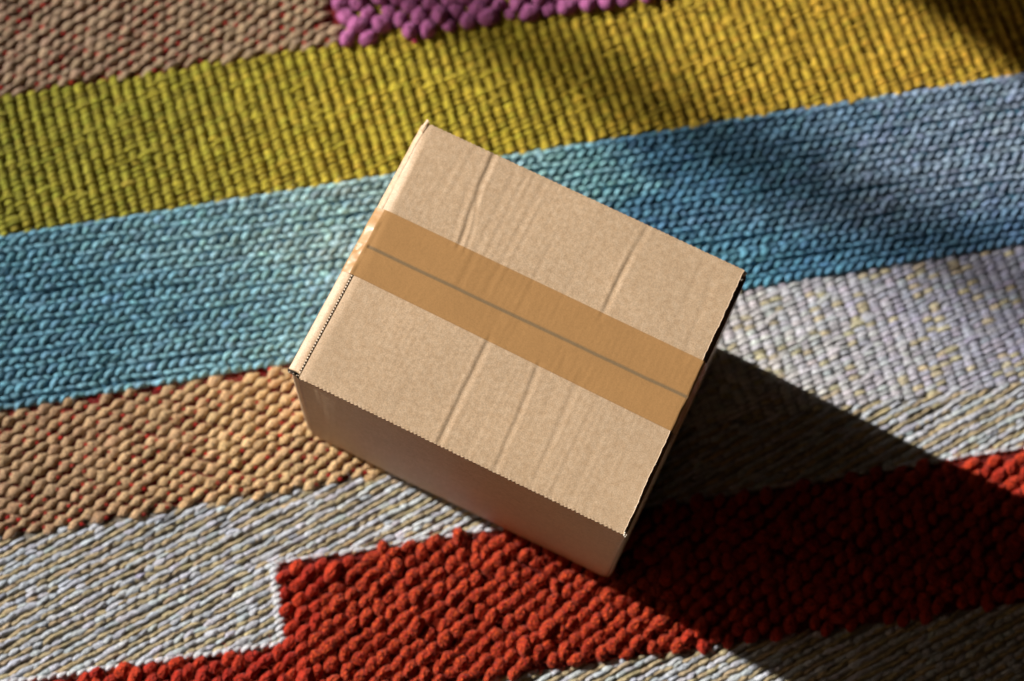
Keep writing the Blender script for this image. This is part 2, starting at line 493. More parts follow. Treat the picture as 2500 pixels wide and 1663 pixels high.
m1 = lambda x, y: (y > Y0(x) + .006) & (x < PLX(y) - .012)
ra, rb = (29, 8), (-29, 22)
patch("beige_stripe", [rope(m1, bei, ra, rb, TH + .42, 52, 23, 13.5), red_bits(m1, ra, rb, (.022, -.003), Z0 + .0012),
                       backing(stripe_quads(Y0, lambda x: YMAX + .1, XMIN, -.5), Z0 - 0.0001, REDW)], M_ROPE)
og = [(-1.7, lin(168, 138, 108)), (-1.2, lin(190, 158, 122)), (-.75, lin(222, 186, 138)), (0, lin(228, 192, 142))]  # dye tones, browner at left where dimmer light is painted in
ora = lambda x, y, n: ramp(x + .1 * (vnoise(x * 6, y * 9) - .5), og) * shade(n, .07, .02)
m2 = lambda x, y: (y < Y2(x) - .010) & (y > Y3(x) - .002) & (x < .2)
patch("orange_beige_stripe", [rope(m2, ora, (29, 8), (-28.5, 22.5), TH + .38, 50, 24.5, 14), red_bits(m2, (29, 8), (-28.5, 22.5), (.020, -.003), Z0 + .0012),
                              backing(stripe_quads(lambda x: Y3(x) + .012, Y2, XMIN, .2), Z0 - 0.0001, REDW)], M_ROPE)

# --- lilac and white plain weave, right of the box, flecked with ochre
def lil(x, y, n):
    base = ramp(x + .9 * (y - .15), [(.6, lin(208, 207, 206)), (1.05, lin(194, 195, 203)), (1.35, lin(170, 172, 188)), (1.9, lin(158, 161, 184))])
    f = (rng.random(n) < .15)
    oc = np.repeat(lin(188, 178, 150)[None], n, 0)
    return np.where(f[:, None], oc, base) * shade(n, .10, .03)
m3 = lambda x, y: (y < Y2(x) - .004) & (y > np.where(x > .2, DG(x), 9)) & (x > .2)
patch("lilac_stripe", [tapestry(m3, lil, (28, -6.0), (4.0, 12.0), 32, 13.5, 6.8, 0.12, (0.003, 0), .06),
                       backing(stripe_quads(DG, Y2, .2, XMAX), Z0 - 0.0001, lin(150, 148, 150))], M_TWILL)

# --- white and ochre twill: slanted pairs of strands
def twill(mask, ang_img, org=(0, 0), gain=1.0):
    d = np.array([math.cos(ang_img), -math.sin(ang_img)])
    b = (3.2, 26.5)         # next pair of strands, straight down
    out = []
    for kind in (0, 1):
        P, I, J = lattice((d[0] * 27, d[1] * 27), b, (org[0], org[1] - kind * 13.2 * 1.04 / 800), 1.2)
        ph = vnoise(J * 7.3, J * 3.1 + kind * 5) * 27
        P[:, 0] += ph / 800 * d[0]; P[:, 1] += -ph * d[1] / 800
        P[:, 1] += (vnoise(I * .35 + kind * 7, J * .9) - .5) * 9 / 800
        k = mask(P[:, 0], P[:, 1]); P = P[k]; n = len(P)
        long_ = rng.random(n) < .35
        Ln = np.where(long_, 54, 36) * (1 + rng.normal(0, .1, n))
        if kind == 0:
            c = ramp(P[:, 0], [(-1.6, lin(176, 184, 196)), (-.4, lin(192, 197, 205)), (1.7, lin(186, 191, 199))])
            W, H = 13.5, 7.6
        else:
            c = np.repeat(lin(180, 164, 130)[None], n, 0)
            sw = rng.random(n) < .08
            c = np.where(sw[:, None], lin(190, 196, 204)[None], c)
            W, H = 10.5, 6.6
        out.append(yarn_arrays(P, ang_img + rng.normal(0, .09, n), Ln, W * (1 + rng.normal(0, .13, n)), H * (1 + rng.normal(0, .13, n)), c * shade(n, .12, .025) * gain, Z0,
                               nseg=10, nring=7, taper=.45, twist=4.2, groove=.13, arch=.36))
    return out
m4 = lambda x, y: (((x < .2) & (y < Y3(x) - .004)) | ((x >= .2) & (y < DG(x) - .002))) & (y > R0(x) + .008) & (y > -5) | \
                  ((x < RLX(y) - .008) & (y <= R0(x) + .008) & (y > RE(x) + .008))
m5 = lambda x, y: (y < RB(x) - .004)
wcol = lambda x, y, n: np.repeat(lin(198, 200, 206)[None], n, 0) * shade(n, .06, .01)
e1 = strand_row(R0, -.69, XMAX, 31, 8, 40, 11, 9, wcol, math.radians(9))
ys = np.arange(-.76, -.55, 15 / 800)
Q = np.stack([RLX(ys) - 10 / 800, ys], -1); n = len(Q)
e2 = yarn_arrays(Q, math.radians(32) + rng.normal(0, .1, n), 34, 14, 14, wcol(Q[:, 0], Q[:, 1], n), Z0)
e3 = strand_row(RE, XMIN, -.67, 22, 9, 36, 13, 13, wcol, math.radians(22))
bk = stripe_quads(R0, Y3, XMIN, .2) + stripe_quads(R0, DG, .2, XMAX) + [[(XMIN, RE(XMIN)), (-.67, RE(-.67)), (-.67, R0(-.67)), (XMIN, R0(XMIN))]] + stripe_quads(lambda x: YMIN - .1, RB, XMIN, XMAX)
patch("white_ochre_twill", twill(m4, math.radians(28)) + twill(m5, math.radians(27), (.01, .01)) + [e1, e2, e3, backing(bk, Z0 - 0.0002, lin(130, 126, 118))], M_TWILL)

# --- red and purple tufts: raised loops, the ones that show largest are pieces of their own
def loop_mesh(name, W, Ln, H, seed, nseg=10, nring=10, lean=0.0):
    r_ = np.random.default_rng(seed)
    th = np.linspace(0, 1, nseg)[:, None]
    az = np.linspace(0, 2 * math.pi, nring, endpoint=False)[None, :]
    # a plump dome with plied ridges: from its base ring to its top
    prof = np.cos((th ** 1.25) * math.pi / 2 * 0.98) ** 0.55
    z = H * np.sin(th * math.pi / 2) ** 0.85
    p1, p2 = r_.random() * 6, r_.random() * 6
    z = z * (1 + .12 * np.cos(3 * az + p2) * np.sin(th * 3.14))
    g = 1 + .10 * np.cos(2 * az + p1 + 2.5 * th) + .09 * np.cos(4 * az + p2 - 5 * th) * np.sin(3 * th + p1) + .05 * np.sin(9 * th + p1 + az)
    bulge = 0.80 + 0.28 * np.sin(np.clip(th * 1.5, 0, 1) * math.pi) ** 1.0
    x = Ln / 2 * prof * np.cos(az) * g * bulge + lean * z
    y = W / 2 * prof * np.sin(az) * g * bulge
    V = np.stack([x * PX, y * PX, (z + 0 * az) * PX], -1).reshape(-1, 3)
    i = np.arange(nseg - 1)[:, None]; j = np.arange(nring)[None, :]
    jn = (j + 1) % nring
    F = np.stack([i * nring + j, i * nring + jn, (i + 1) * nring + jn, (i + 1) * nring + j], -1).reshape(-1, 4)
    U = np.stack([(th + 0 * az) * Ln / 14, (az / 6.283 + 0 * th)], -1).reshape(-1, 2)
    return V, F, U

def tufts(name, mask, a, b, org, W, Ln, H, ang, mat, colA, colB, n_parts, keep, zb, scale_j=.10, ground=None, quads=None):
    P, I, J = lattice(a, b, org, 1.8)
    P[:, 0] += (vnoise(I * .6, J * .6 + 3) - .5) * 9 / 800
    P[:, 1] += (vnoise(I * .6 + 9, J * .6) - .5) * 9 / 800
    k = mask(P[:, 0], P[:, 1]); P = P[k]; n = len(P)
    temps = [loop_mesh(name, W * w, Ln * l, H, 11 + q, lean=.10 * math.sin(q)) for q, (w, l) in enumerate([(1, 1), (.9, 1.1), (1.08, .92), (.95, 1.0), (1.05, 1.08), (.86, .95)])]
    order = np.argsort(keep(P[:, 0], P[:, 1]))
    base = obj(name, mesh_np(name, *[v for v in backing(quads, Z0 + RZ - 0.0001, ground)][:2], backing(quads, 0, ground)[2], backing(quads, 0, ground)[3]), M_YARN, rug)
    shared = []
    for V, F, U in temps:
        mesh = mesh_np("wool_loop", V, F, None, U)
        mesh.materials.append(mat)
        shared.append(mesh)
    for q in order[:n_parts]:
        o = bpy.data.objects.new("wool_loop", shared[int(rng.integers(len(shared)))])
        o.location = (P[q, 0] * S, P[q, 1] * S, zb + RZ)
        s = 1 + rng.normal(0, scale_j)
        o.scale = (s, s * (1 + rng.normal(0, .06)), s * (1 + rng.normal(0, .10)))
        o.rotation_euler = (rng.normal(0, .12), rng.normal(0, .12), ang + rng.normal(0, .28))
        link(o, base)
    rest = order[n_parts:]
    Vs, Fs, Cs, Us = [], [], [], []
    bs = 0
    for q in rest:
        V, F, U = temps[int(rng.integers(len(temps)))]
        s = 1 + rng.normal(0, scale_j)
        an = ang + rng.normal(0, .28)
        c_, s_ = math.cos(an) * s, math.sin(an) * s
        W_ = np.stack([V[:, 0] * c_ - V[:, 1] * s_ + P[q, 0] * S, V[:, 0] * s_ + V[:, 1] * c_ + P[q, 1] * S, V[:, 2] * s * (1 + rng.normal(0, .1)) + zb + RZ], -1)
        f = rng.random()
        Vs.append(W_); Fs.append(F + bs); bs += len(V)
        Cs.append(np.repeat((np.array(colA) * (1 - f) + np.array(colB) * f)[None], len(V), 0)); Us.append(U + rng.random(2))
    if len(rest):
        obj("wool_loops", mesh_np("wool_loops", np.concatenate(Vs), np.concatenate(Fs), np.concatenate(Cs), np.concatenate(Us)), M_WOOL, rug, "stuff")
    print(name, "loops", n)

RA, RBc = lin(170, 32, 12), lin(202, 60, 20)
tufts("red_patch", in_red, (32, 15), (27, -22), (0, 0), 30, 42, 23, math.radians(52), M_RED, RA, RBc, 225,
      lambda x, y: (x + .05) ** 2 + 2 * (y + .75) ** 2 + np.where(y > -.8 + .52 * (x + .1) * -1 + .1, 0, 0), Z0,
      ground=lin(90, 12, 8), quads=[[(-.66, RB(-.66)), (XMAX, RB(XMAX)), (XMAX, R0(XMAX)), (-.69, R0(-.69))], [(XMIN, YMIN - .1), (-.66, RB(-.66)), (-.66, RE(-.66)), (XMIN, RE(XMIN))]])
tufts("purple_patch", in_purple, (51, -9), (25, -38), (.0, .02), 46, 51, 27, math.radians(75), M_PURPLE, lin(168, 84, 142), lin(196, 120, 172), 75,
      lambda x, y: y - .17 * x + np.where(x > .5, 9, 0), Z0,
      ground=lin(70, 20, 60), quads=[[(-.55, PB(-.55)), (XMAX, PB(XMAX)), (XMAX, PB(XMAX) + .6), (-.60, YMAX + .1)]])

# woven selvedge underside so the rug has a body
me = mesh_np("underside", [((x) * S, (y) * S, z) for z in (0.001, RZ + Z0 - .0006) for (x, y) in ((XMIN, YMIN - .1), (XMAX, YMIN - .1), (XMAX, YMAX + .1), (XMIN, YMAX + .1))],
             [(0, 1, 5, 4), (1, 2, 6, 5), (2, 3, 7, 6), (3, 0, 4, 7), (4, 5, 6, 7), (3, 2, 1, 0)], np.repeat(lin(110, 96, 80)[None], 8, 0), np.zeros((8, 2)), smooth=False)
obj("underside", me, M_YARN, rug)

# --- loose wool fibres standing off the yarn
def fuzz(n, colf, mask, rad, ln, zlo, zhi):
    P = np.stack([rng.uniform(XMIN, XMAX, n * 6), rng.uniform(YMIN, YMAX, n * 6)], -1)
    P = P[mask(P[:, 0], P[:, 1])][:n]
    n = len(P)
    k = 4
    t = np.linspace(0, 1, k)[None, :]
    a0 = rng.random(n)[:, None] * 6.28; tw = rng.normal(0, 1.8, n)[:, None]
    l = ln * (0.5 + rng.random(n))[:, None]
    an = a0 + tw * t
    step = l / (k - 1)
    X = P[:, :1] * S + np.cumsum(np.cos(an) * step, 1); Y = P[:, 1:] * S + np.cumsum(np.sin(an) * step, 1)
    zt = rng.uniform(zlo, zhi, n)[:, None]
    Z = zt + 0.0012 * np.sin(math.pi * t) * rng.random(n)[:, None]
    ph = np.array([0, 2.094, 4.189])[None, None, :]
    nx, ny = -np.sin(an), np.cos(an)
    r = rad * (1 - .6 * t)[:, :, None]
    V = np.stack([X[:, :, None] + nx[:, :, None] * np.cos(ph) * r, Y[:, :, None] + ny[:, :, None] * np.cos(ph) * r, Z[:, :, None] + np.sin(ph) * r], -1).reshape(-1, 3)
    i = np.arange(k - 1)[:, None]; j = np.arange(3)[None, :]
    f = np.stack([i * 3 + j, i * 3 + (j + 1) % 3, (i + 1) * 3 + (j + 1) % 3, (i + 1) * 3 + j], -1).reshape(-1, 4)
    F = (f[None] + (np.arange(n) * k * 3)[:, None, None]).reshape(-1, 4)
    C = np.repeat(colf(P[:, 0], P[:, 1], n), k * 3, axis=0)
    return V, F, C, np.zeros((len(V), 2))
fz_parts = [fuzz(12000, lambda x, y, n: np.repeat(lin(205, 60, 30)[None], n, 0), in_red, .00010, .0065, .0012, .0036),
            fuzz(9000, yel, ymask, .00007, .005, -.0005, .0008),
            fuzz(10000, lambda x, y, n: blu(x, y, n) * 1.1, bmask, .00007, .006, -.0003, .0010),
            fuzz(9000, ora, m2, .00007, .006, .0002, .0014), fuzz(5000, bei, m1, .00007, .006, .0002, .0014),
            fuzz(5000, lambda x, y, n: np.repeat(lin(225, 225, 230)[None], n, 0), lambda x, y: m4(x, y) | m3(x, y), .00006, .006, -.0006, .0006)]
patch("loose_fibres", fz_parts, M_YARN)

# a pink speck of lint
V, F, U = loop_mesh("lint", 9, 12, 6, 3)
lint = obj("lint_speck", mesh_np("lint_speck", V, F, np.repeat(lin(214, 40, 110)[None], len(V), 0), U), M_YARN)
lint.location = (-.319 * S, 1.142 * S, 0.0002)
lint.rotation_euler = (0, 0, .5)
lint["label"] = "tiny bright pink lint speck on the yellow stripe below the purple tufts"
lint["category"] = "lint"

# ------------------------------------------------------------------ cardboard box
YAW = -0.45171
BZ = 0.0005
box = empty("cardboard_box", (0, 0, BZ), YAW, "closed brown cardboard box sealed with brown packing tape, standing on the striped rug", "box")
HT = BH * S - BZ

def loc(u, v, z):
    """u along the long side, v across it, both in units of the long side"""
    return np.stack([(u - .5) * S + 0 * z, (BW / 2 - v) * S + 0 * z, z + 0 * u], -1)

# height of the corrugated top, with the dents pressed into it
def crease(u, v, pts, depth, width, ridge=0.8):
    vs = [p[1] for p in pts]; us = [p[0] for p in pts]
    uc = np.interp(v, vs, us) + .0014 * (vnoise(v * 22 + us[0] * 50, us[0] * 9) - .5) * 2
    d = (u - uc) / width
    fade = np.clip((v - vs[0] + .03) / .04, 0, 1) * np.clip((vs[-1] + .03 - v) / .04, 0, 1)
    amp = .65 + .7 * vnoise(v * 9 + us[0] * 30, 3.3 + us[0])
    val = -np.where(d < 0, np.exp(-(d / .72) ** 2), np.exp(-(d / 1.4) ** 2)) + .35 * ridge * (np.exp(-((d + 1.5) / .9) ** 2) + np.exp(-((d - 1.7) / .8) ** 2))
    return 1.0 * depth * fade * amp * val
def top_z(u, v):
    z = np.zeros(np.broadcast(u, v).shape)
    up = (v < BW / 2)
    C = lambda *a, **k: crease(u, v, *a, **k)
    zu = C([(.218, 0), (.226, .10), (.240, .20), (.251, .275)], .0016, .0085) \
        + C([(.238, .14), (.262, .22), (.272, .28)], .0007, .0065) \
        + C([(.198, .12), (.228, .28)], .0004, .008) \
        + C([(.296, .03), (.300, .38)], .00045, .009) + C([(.322, .01), (.328, .26)], .00035, .008) \
        + C([(.350, .02), (.352, .30)], .0003, .009) + C([(.377, .0), (.372, .39)], .00055, .009) + C([(.402, .10), (.400, .33)], .0003, .008) \
        + C([(.47, .12), (.478, .38)], .00025, .009) + C([(.56, .05), (.565, .36)], .00015, .009) \
        + C([(.684, .012), (.678, .16), (.680, .28)], .0012, .0080) \
        + C([(.135, .02), (.13, .2)], .0003, .009) + C([(.165, .0), (.165, .15)], .0003, .009) \
        + C([(.905, .06), (.925, .30)], .0004, .010) + C([(.86, .02), (.868, .25)], .0002, .010)
    zl = C([(.440, .495), (.442, .60), (.446, .80)], .0013, .0085) + C([(.590, .50), (.600, .62), (.609, .80)], .0010, .0080) \
        + C([(.645, .44), (.655, .60)], .0003, .008) + C([(.700, .47), (.714, .79)], .00045, .009) \
        + C([(.765, .55), (.772, .80)], .0003, .009) + C([(.815, .60), (.82, .80)], .0003, .009) + C([(.87, .55), (.872, .80)], .0002, .009) \
        + C([(.30, .60), (.305, .80)], .0002, .010) + C([(.52, .55), (.525, .80)], .0002, .010)
    z = np.where(up, zu, zl)
    fl = 1 / .0185      # corrugation flutes, faintly printed through the liner
    m = vnoise(u * 9 + 2, v * 5 + 7) ** 2
    z = z + .00006 * np.sin(2 * math.pi * fl * u + 2 * vnoise(u * 8, v * 3)) * (.3 + 1.4 * m)
    z = z + .0016 * (vnoise(u * 3.2, v * 3.0 + 11) - .5) + .0008 * (vnoise(u * 7.2 + 3, v * 5.0 + 1) - .5)
    # the two flaps sink a little towards the seam
    z = z - .0012 * np.exp(-((v - BW / 2) / .02) ** 2)
    # upper flap is pressed down along its left edge
    cw = .034 + .055 * np.clip(v, 0, .4)
    t = np.clip((cw - u) / cw, 0, 1.6)
    z = z - np.where(up, .50 * cw * t ** 1.7 * np.clip((v + .05) / .2, .35, 1), .0)
    # lower flap rolls over very slightly at its left edge
    t2 = np.clip((.065 - u) / .03, 0, 1)
    z = z - np.where(up, 0, .0035 * t2 ** 2)
    return z

def edge_teeth(u, seed, period, amp):
    q = u / period + .4 * vnoise(u * 30 + seed, seed)
    saw = np.abs((q % 1.0) - .5) * 2
    return amp * (saw - .5) * (.5 + .9 * vnoise(u * 40 + seed, 5.5)) + amp * .6 * (vnoise(u * 140 + seed, 1.5) - .5)

TT = .011           # board thickness
def flap(name, v0, v1, ul, ur, front_teeth, nu=440, nv=100):
    """a lid flap as a slab: top sheet, under sheet and edges; its outline has the cut teeth and tears of the board"""
    a = np.linspace(0, 1, nu)[:, None]; b = np.linspace(0, 1, nv)[None, :]
    v_ = v0 + (v1 - v0) * b + 0 * a
    UL = ul(v_); UR = ur(v_)
    u_ = UL + (UR - UL) * a
    if front_teeth:
        w = np.clip((b - .86) / .14, 0, 1) ** 2
        v_ = v_ + w * edge_teeth(u_, 2.0, .0115, .0034)
    else:
        w = np.clip((.06 - b) / .06, 0, 1)
        v_ = v_ + w * edge_teeth(u_, 6.0, .013, .0018)
    z = top_z(u_, v_) * S
    # crushed rim
    rim = np.clip((b - .985) / .015, 0, 1) if front_teeth else np.clip((.012 - b) / .012, 0, 1)
    z = z - .0006 * rim * (.4 + .6 * vnoise(u_ * 120, 2.2))
    T = loc(u_, v_, HT + z)
    zb = np.minimum(z, 0) * 1.0 - TT * S
    B = loc(u_, v_, HT + zb)
    V = np.concatenate([T.reshape(-1, 3), B.reshape(-1, 3)])
    f = grid_faces(nu, nv)
    n = nu * nv
    idx = np.arange(n).reshape(nu, nv)
    F = [f, f[:, ::-1] + n]
    def side(e, flip):
        q = np.stack([e[:-1], e[1:], e[1:] + n, e[:-1] + n], -1)
        return q[:, ::-1] if flip else q
    F += [side(idx[0], True), side(idx[-1], False), side(idx[:, 0], False), side(idx[:, -1], True)]
    me = mesh_np(name, V, np.concatenate(F))
    o = obj(name, me, M_KRAFT, box)
    o.data.materials.append(M_KRAFT_IN)
    # cut edges show the darker inside of the board
    mi = np.zeros(len(me.polygons), dtype=np.int32)
    mi[len(f):] = 1
    if len(me.polygons) == sum(len(x) for x in F):
        me.polygons.foreach_set("material_index", mi)
        sm = np.ones(len(mi), dtype=bool); sm[2 * len(f):] = False
        me.polygons.foreach_set("use_smooth", sm)
    return o
torn = lambda v, s, a: a * (vnoise(v * 70 + s, s) - .5) * 2 + a * 1.4 * (vnoise(v * 260 + s, s + 3) - .5)
SEAM = .394
f1 = flap("lid_flap", 0.0, SEAM - .004, lambda v: .0135 + .008 * np.clip((.045 - v) / .04, 0, 1) + torn(v, 3.1, .0011) - .010 * np.clip((.016 - v) / .016, 0, 1) * 0,
          lambda v: .972 + .010 * v + torn(v, 7.7, .0014), False)
f1["label"] = "rear lid flap, pressed down along its left edge"
f2 = flap("lid_flap", SEAM + .004, .8025, lambda v: .0350 + .004 * (v - .5) + 0 * v, lambda v: .976 + .016 * (v - .4) + torn(v, 9.3, .0018), True)
f2["label"] = "front lid flap with a saw-toothed cut edge"

# walls: one rounded outline, split into four panels
def wall(name, path, normals, extra=None, nz=70, out=0.0, ztop=-.006, mat=M_KRAFT):
    """path: (n,2) outline at the rim in local metres; normals (n,2) outward"""
    n = len(path)
    t = np.linspace(0, 1, nz)[None, :]      # 0 at the rim, 1 at the underside
    h = HT + ztop * S
    rb = .024 * S
    s = t * (h + .35 * rb)
    zz = np.where(s < h - rb, h - s, 0)
    ang = np.clip((s - (h - rb)) / (rb * 1.2), 0, 1) * math.pi / 2
    zz = np.where(s < h - rb, h - s, rb - rb * np.sin(ang))
    inn = np.where(s < h - rb, 0, rb * (1 - np.cos(ang)))
    P = path[:, None, :] - normals[:, None, :] * (inn[..., None] - out)
    off = np.zeros((n, nz))
    if extra is not None:
        off = extra(np.arange(n)[:, None] / (n - 1), zz / h)
    P = P + normals[:, None, :] * off[..., None]
    V = np.concatenate([P, (zz + 0 * P[..., 0])[..., None]], -1).reshape(-1, 3)
    # inner skin gives the board its thickness
    V2 = V.copy().reshape(n, nz, 3)
    V2[..., :2] -= normals[:, None, :] * TT * S
    V2 = V2.reshape(-1, 3)
    f = grid_faces(n, nz)
    N_ = n * nz
    idx = np.arange(N_).reshape(n, nz)
    F = [f, f[:, ::-1] + N_]
    for e in (idx[0], idx[-1], idx[:, 0], idx[:, -1]):
        F.append(np.stack([e[:-1], e[1:], e[1:] + N_, e[:-1] + N_], -1))
    me = mesh_np(name, np.concatenate([V, V2]), np.concatenate(F))
    sm = np.ones(len(me.polygons), dtype=bool)
    if len(sm) == sum(len(x) for x in F):
        sm[2 * len(f):] = False
        me.polygons.foreach_set("use_smooth", sm)
    return obj(name, me, mat, box)

# outline corners in (u, v); the rim leans in slightly at the right rear corner
cor = [(0.0, 0.0), (.986, 0.0), (.990, BW), (0.0, BW)]
rc = .016
def outline(m=40):
    """closed rounded outline, counter-clockwise from above, starting on the rear wall"""
    pts = [np.array([(u - .5) * S, (BW / 2 - v) * S]) for u, v in cor]
    out = {}
    segs = []
    n = 4
    for i in range(n):
        p0, p1, p2 = pts[i - 1], pts[i], pts[(i + 1) % n]
        d0 = (p1 - p0) / np.linalg.norm(p1 - p0); d1 = (p2 - p1) / np.linalg.norm(p2 - p1)
        r = rc * S
        a = p1 - d0 * r; b = p1 + d1 * r
        ts = np.linspace(0, 1, 9)[:, None]
        c = (1 - ts) ** 2 * a + 2 * ts * (1 - ts) * p1 + ts ** 2 * b
        tg = 2 * (1 - ts) * (p1 - a) + 2 * ts * (b - p1)
        tg /= np.linalg.norm(tg, axis=1, keepdims=True)
        segs.append((c, np.stack([-tg[:, 1], tg[:, 0]], -1)))
    return segs
segs = outline()
def panel(i, shift0=0.0, shift1=0.0, m=90):
    """from the middle of corner i to the middle of corner i+1"""
    c0, n0 = segs[i]; c1, n1 = segs[(i + 1) % 4]
    a = c0[4:]; an = n0[4:]; b = c1[:5]; bn = n1[:5]
    t = np.linspace(0, 1, m + 2)[1:-1][:, None]
    mid = a[-1] * (1 - t) + b[0] * t
    mn = np.repeat(an[-1][None], m, 0)
    return np.concatenate([a, mid, b]), np.concatenate([an, mn, bn])
def bulge(a, g=.0):
    return lambda s, z: a * S * np.sin(np.pi * s) * np.sin(np.pi * np.clip(z, 0, 1)) + g * S * (vnoise(s * 9 + a * 900, z * 3) - .5)
p, nn = panel(0); wall("rear_wall", p, nn, bulge(.004, .002))
def right_extra(s, z):
    return bulge(.003, .0015)(s, z) + (1 - z) * .012 * S
p, nn = panel(1); wall("right_wall", p, nn, right_extra, ztop=-.030)
def front_extra(s, z):
    # s runs from the right corner to the left corner
    u = 1 - s
    o = .0035 * S * np.sin(np.pi * s) * np.sin(np.pi * np.clip(z, 0, 1)) + .0016 * S * (vnoise(u * 6 + 3, z * 2) - .5)
    o = o - .0016 * S * np.exp(-((u - .452 - .006 * z) / .006) ** 2) + .0008 * S * np.exp(-((u - .468) / .008) ** 2)
    for c, w, a in ((.075, .006, .0011), (.098, .007, .0009), (.128, .008, .0012), (.165, .009, .0008)):
        o = o - a * S * np.exp(-((u - c - .03 * z) / w) ** 2)
    o = o - .006 * S * np.exp(-((u - .05) / .05) ** 2) * z ** 2
    return o
p, nn = panel(2)
# the glued joint: the left wall folds round the corner and the front panel laps over it
cut = 8
k = int(np.argmin(np.abs((p[:, 0] / S + .5) - .030)))
wall("front_wall", p[:k + 1], nn[:k + 1], lambda s, z: front_extra(s * .97, z), out=.0065 * S)
pl, nl = panel(3)
p4 = np.concatenate([p[k - 2:-1], pl]); n4 = np.concatenate([nn[k - 2:-1], nl])
wall("left_wall", p4, n4, bulge(.004, .002), ztop=-.026)

# bottom panel
bp = np.array([s[0][q] for s in segs for q in range(9)])
nb = np.array([s[1][q] for s in segs for q in range(9)])
inner = bp - nb * .024 * S * .8
Vb = np.concatenate([np.concatenate([inner, np.full((len(inner), 1), .0008)], 1), [[0, 0, .0008]]])
Fb = [(i, (i + 1) % len(inner), len(inner), len(inner)) for i in range(len(inner))]
meb = bpy.data.meshes.new("bottom"); meb.from_pydata(Vb.tolist(), [], [f[:3] for f in Fb]); meb.update()
obj("bottom", meb, M_KRAFT, box)

# left fold: the tucked side flap's rounded shoulder, seen as a strip beside the lid flaps
nv = 220
vv = np.linspace(.004, BW - .004, nv)[:, None]
ph = np.linspace(0, 1, 16)[None, :]
wid = np.interp(vv, [0, .3, .48, .8], [.020, .020, .0315, .0335])
u_s = -.002 + wid * ph + .0006 * (vnoise(vv * 60, 2.0) - .5)
z_s = -.0050 - .013 * (1 - ph) ** 1.8
z_s = z_s + .0012 * (vnoise(vv * 14, ph * 3 + 5) - .5) - np.where(vv < .39, .0065, 0) * np.ones_like(ph)
T = loc(u_s + 0 * ph, vv + 0 * ph, HT + z_s * S)
B = T.copy(); B[..., 2] -= .009 * S; B[:, :3, 0] += .004 * S
f = grid_faces(nv, 16)
n = nv * 16
idx = np.arange(n).reshape(nv, 16)
F = [f, f[:, ::-1] + n] + [np.stack([e[:-1], e[1:], e[1:] + n, e[:-1] + n], -1) for e in (idx[0], idx[-1], idx[:, 0], idx[:, -1])]
sf = obj("side_flap", mesh_np("side_flap", np.concatenate([T.reshape(-1, 3), B.reshape(-1, 3)]), np.concatenate(F)), M_KRAFT, box)
sf["label"] = "tucked side flap showing as a rounded strip along the left rim"

# perforation: little bridges of board between the lid flap and the side flap
def boxes(lst):
    V, F = [], []
    for (cx, cy, cz, lx, ly, lz) in lst:
        b = len(V)
        for dz in (-1, 1):
            for dx, dy in ((-1, -1), (1, -1), (1, 1), (-1, 1)):
                q = .72 if dz > 0 else 1.0
                V.append((cx + dx * lx / 2, cy + dy * ly / 2 * q, cz + dz * lz / 2))
        F += [(b, b + 3, b + 2, b + 1), (b + 4, b + 5, b + 6, b + 7), (b, b + 1, b + 5, b + 4), (b + 1, b + 2, b + 6, b + 5), (b + 2, b + 3, b + 7, b + 6), (b + 3, b, b + 4, b + 7)]
    return np.array(V), np.array(F)
lst = []
v = .487
while v < .802:
    u = np.interp(v, [.48, .80], [.0325, .0338])
    lst.append(((u - .5) * S, (BW / 2 - v) * S, HT - .0052 * S, .0058 * S * random.uniform(.85, 1.15), .0050 * S * random.uniform(.85, 1.1), .0045 * S))
    v += .0088 * random.uniform(.95, 1.05)
V, F = boxes(lst)
pf = obj("perforation", mesh_np("perforation", V, F, smooth=False), M_PAPER, box)

# open end of the corrugated board at the front left corner
seg = []
cu, cv = .016, BW + .0015
zt = HT - .0075 * S
lst = [((cu - .5) * S, (BW / 2 - cv + .0015) * S, zt - .006 * S, .030 * S, .001 * S, .0012 * S)]
M_DARK = plain_material("painted_hollow", (0.025, 0.016, 0.01), .9)  # near-black blocks stand in for shade inside the board's openings
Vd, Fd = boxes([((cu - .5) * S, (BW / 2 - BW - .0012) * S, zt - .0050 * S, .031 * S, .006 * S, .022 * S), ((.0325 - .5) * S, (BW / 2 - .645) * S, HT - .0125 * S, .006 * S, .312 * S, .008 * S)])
obj("painted_hollow", mesh_np("painted_hollow", Vd, Fd, smooth=False), M_DARK, box)
fl = []
xs = np.linspace(-.013, .013, 40)
pathf = np.stack([xs, .0055 * np.sin(xs / .0052 * 3.14159)], -1)
Vf, Ff = [], []
for i in range(len(pathf)):
    x, z = pathf[i]
    for (dy, dz) in ((0, .0006), (.0035, .0006), (.0035, -.0006), (0, -.0006)):
        Vf.append(((cu + x - .5) * S, (BW / 2 - BW - .0036 - dy * .6) * S, zt + (z - .003 + dz * 1.6) * S))
for i in range(len(pathf) - 1):
    for q in range(4):
        Ff.append((i * 4 + q, i * 4 + (q + 1) % 4, (i + 1) * 4 + (q + 1) % 4, (i + 1) * 4 + q))
obj("corrugation_flute", mesh_np("corrugation_flute", np.array(Vf), np.array(Ff)), M_PAPER, box)

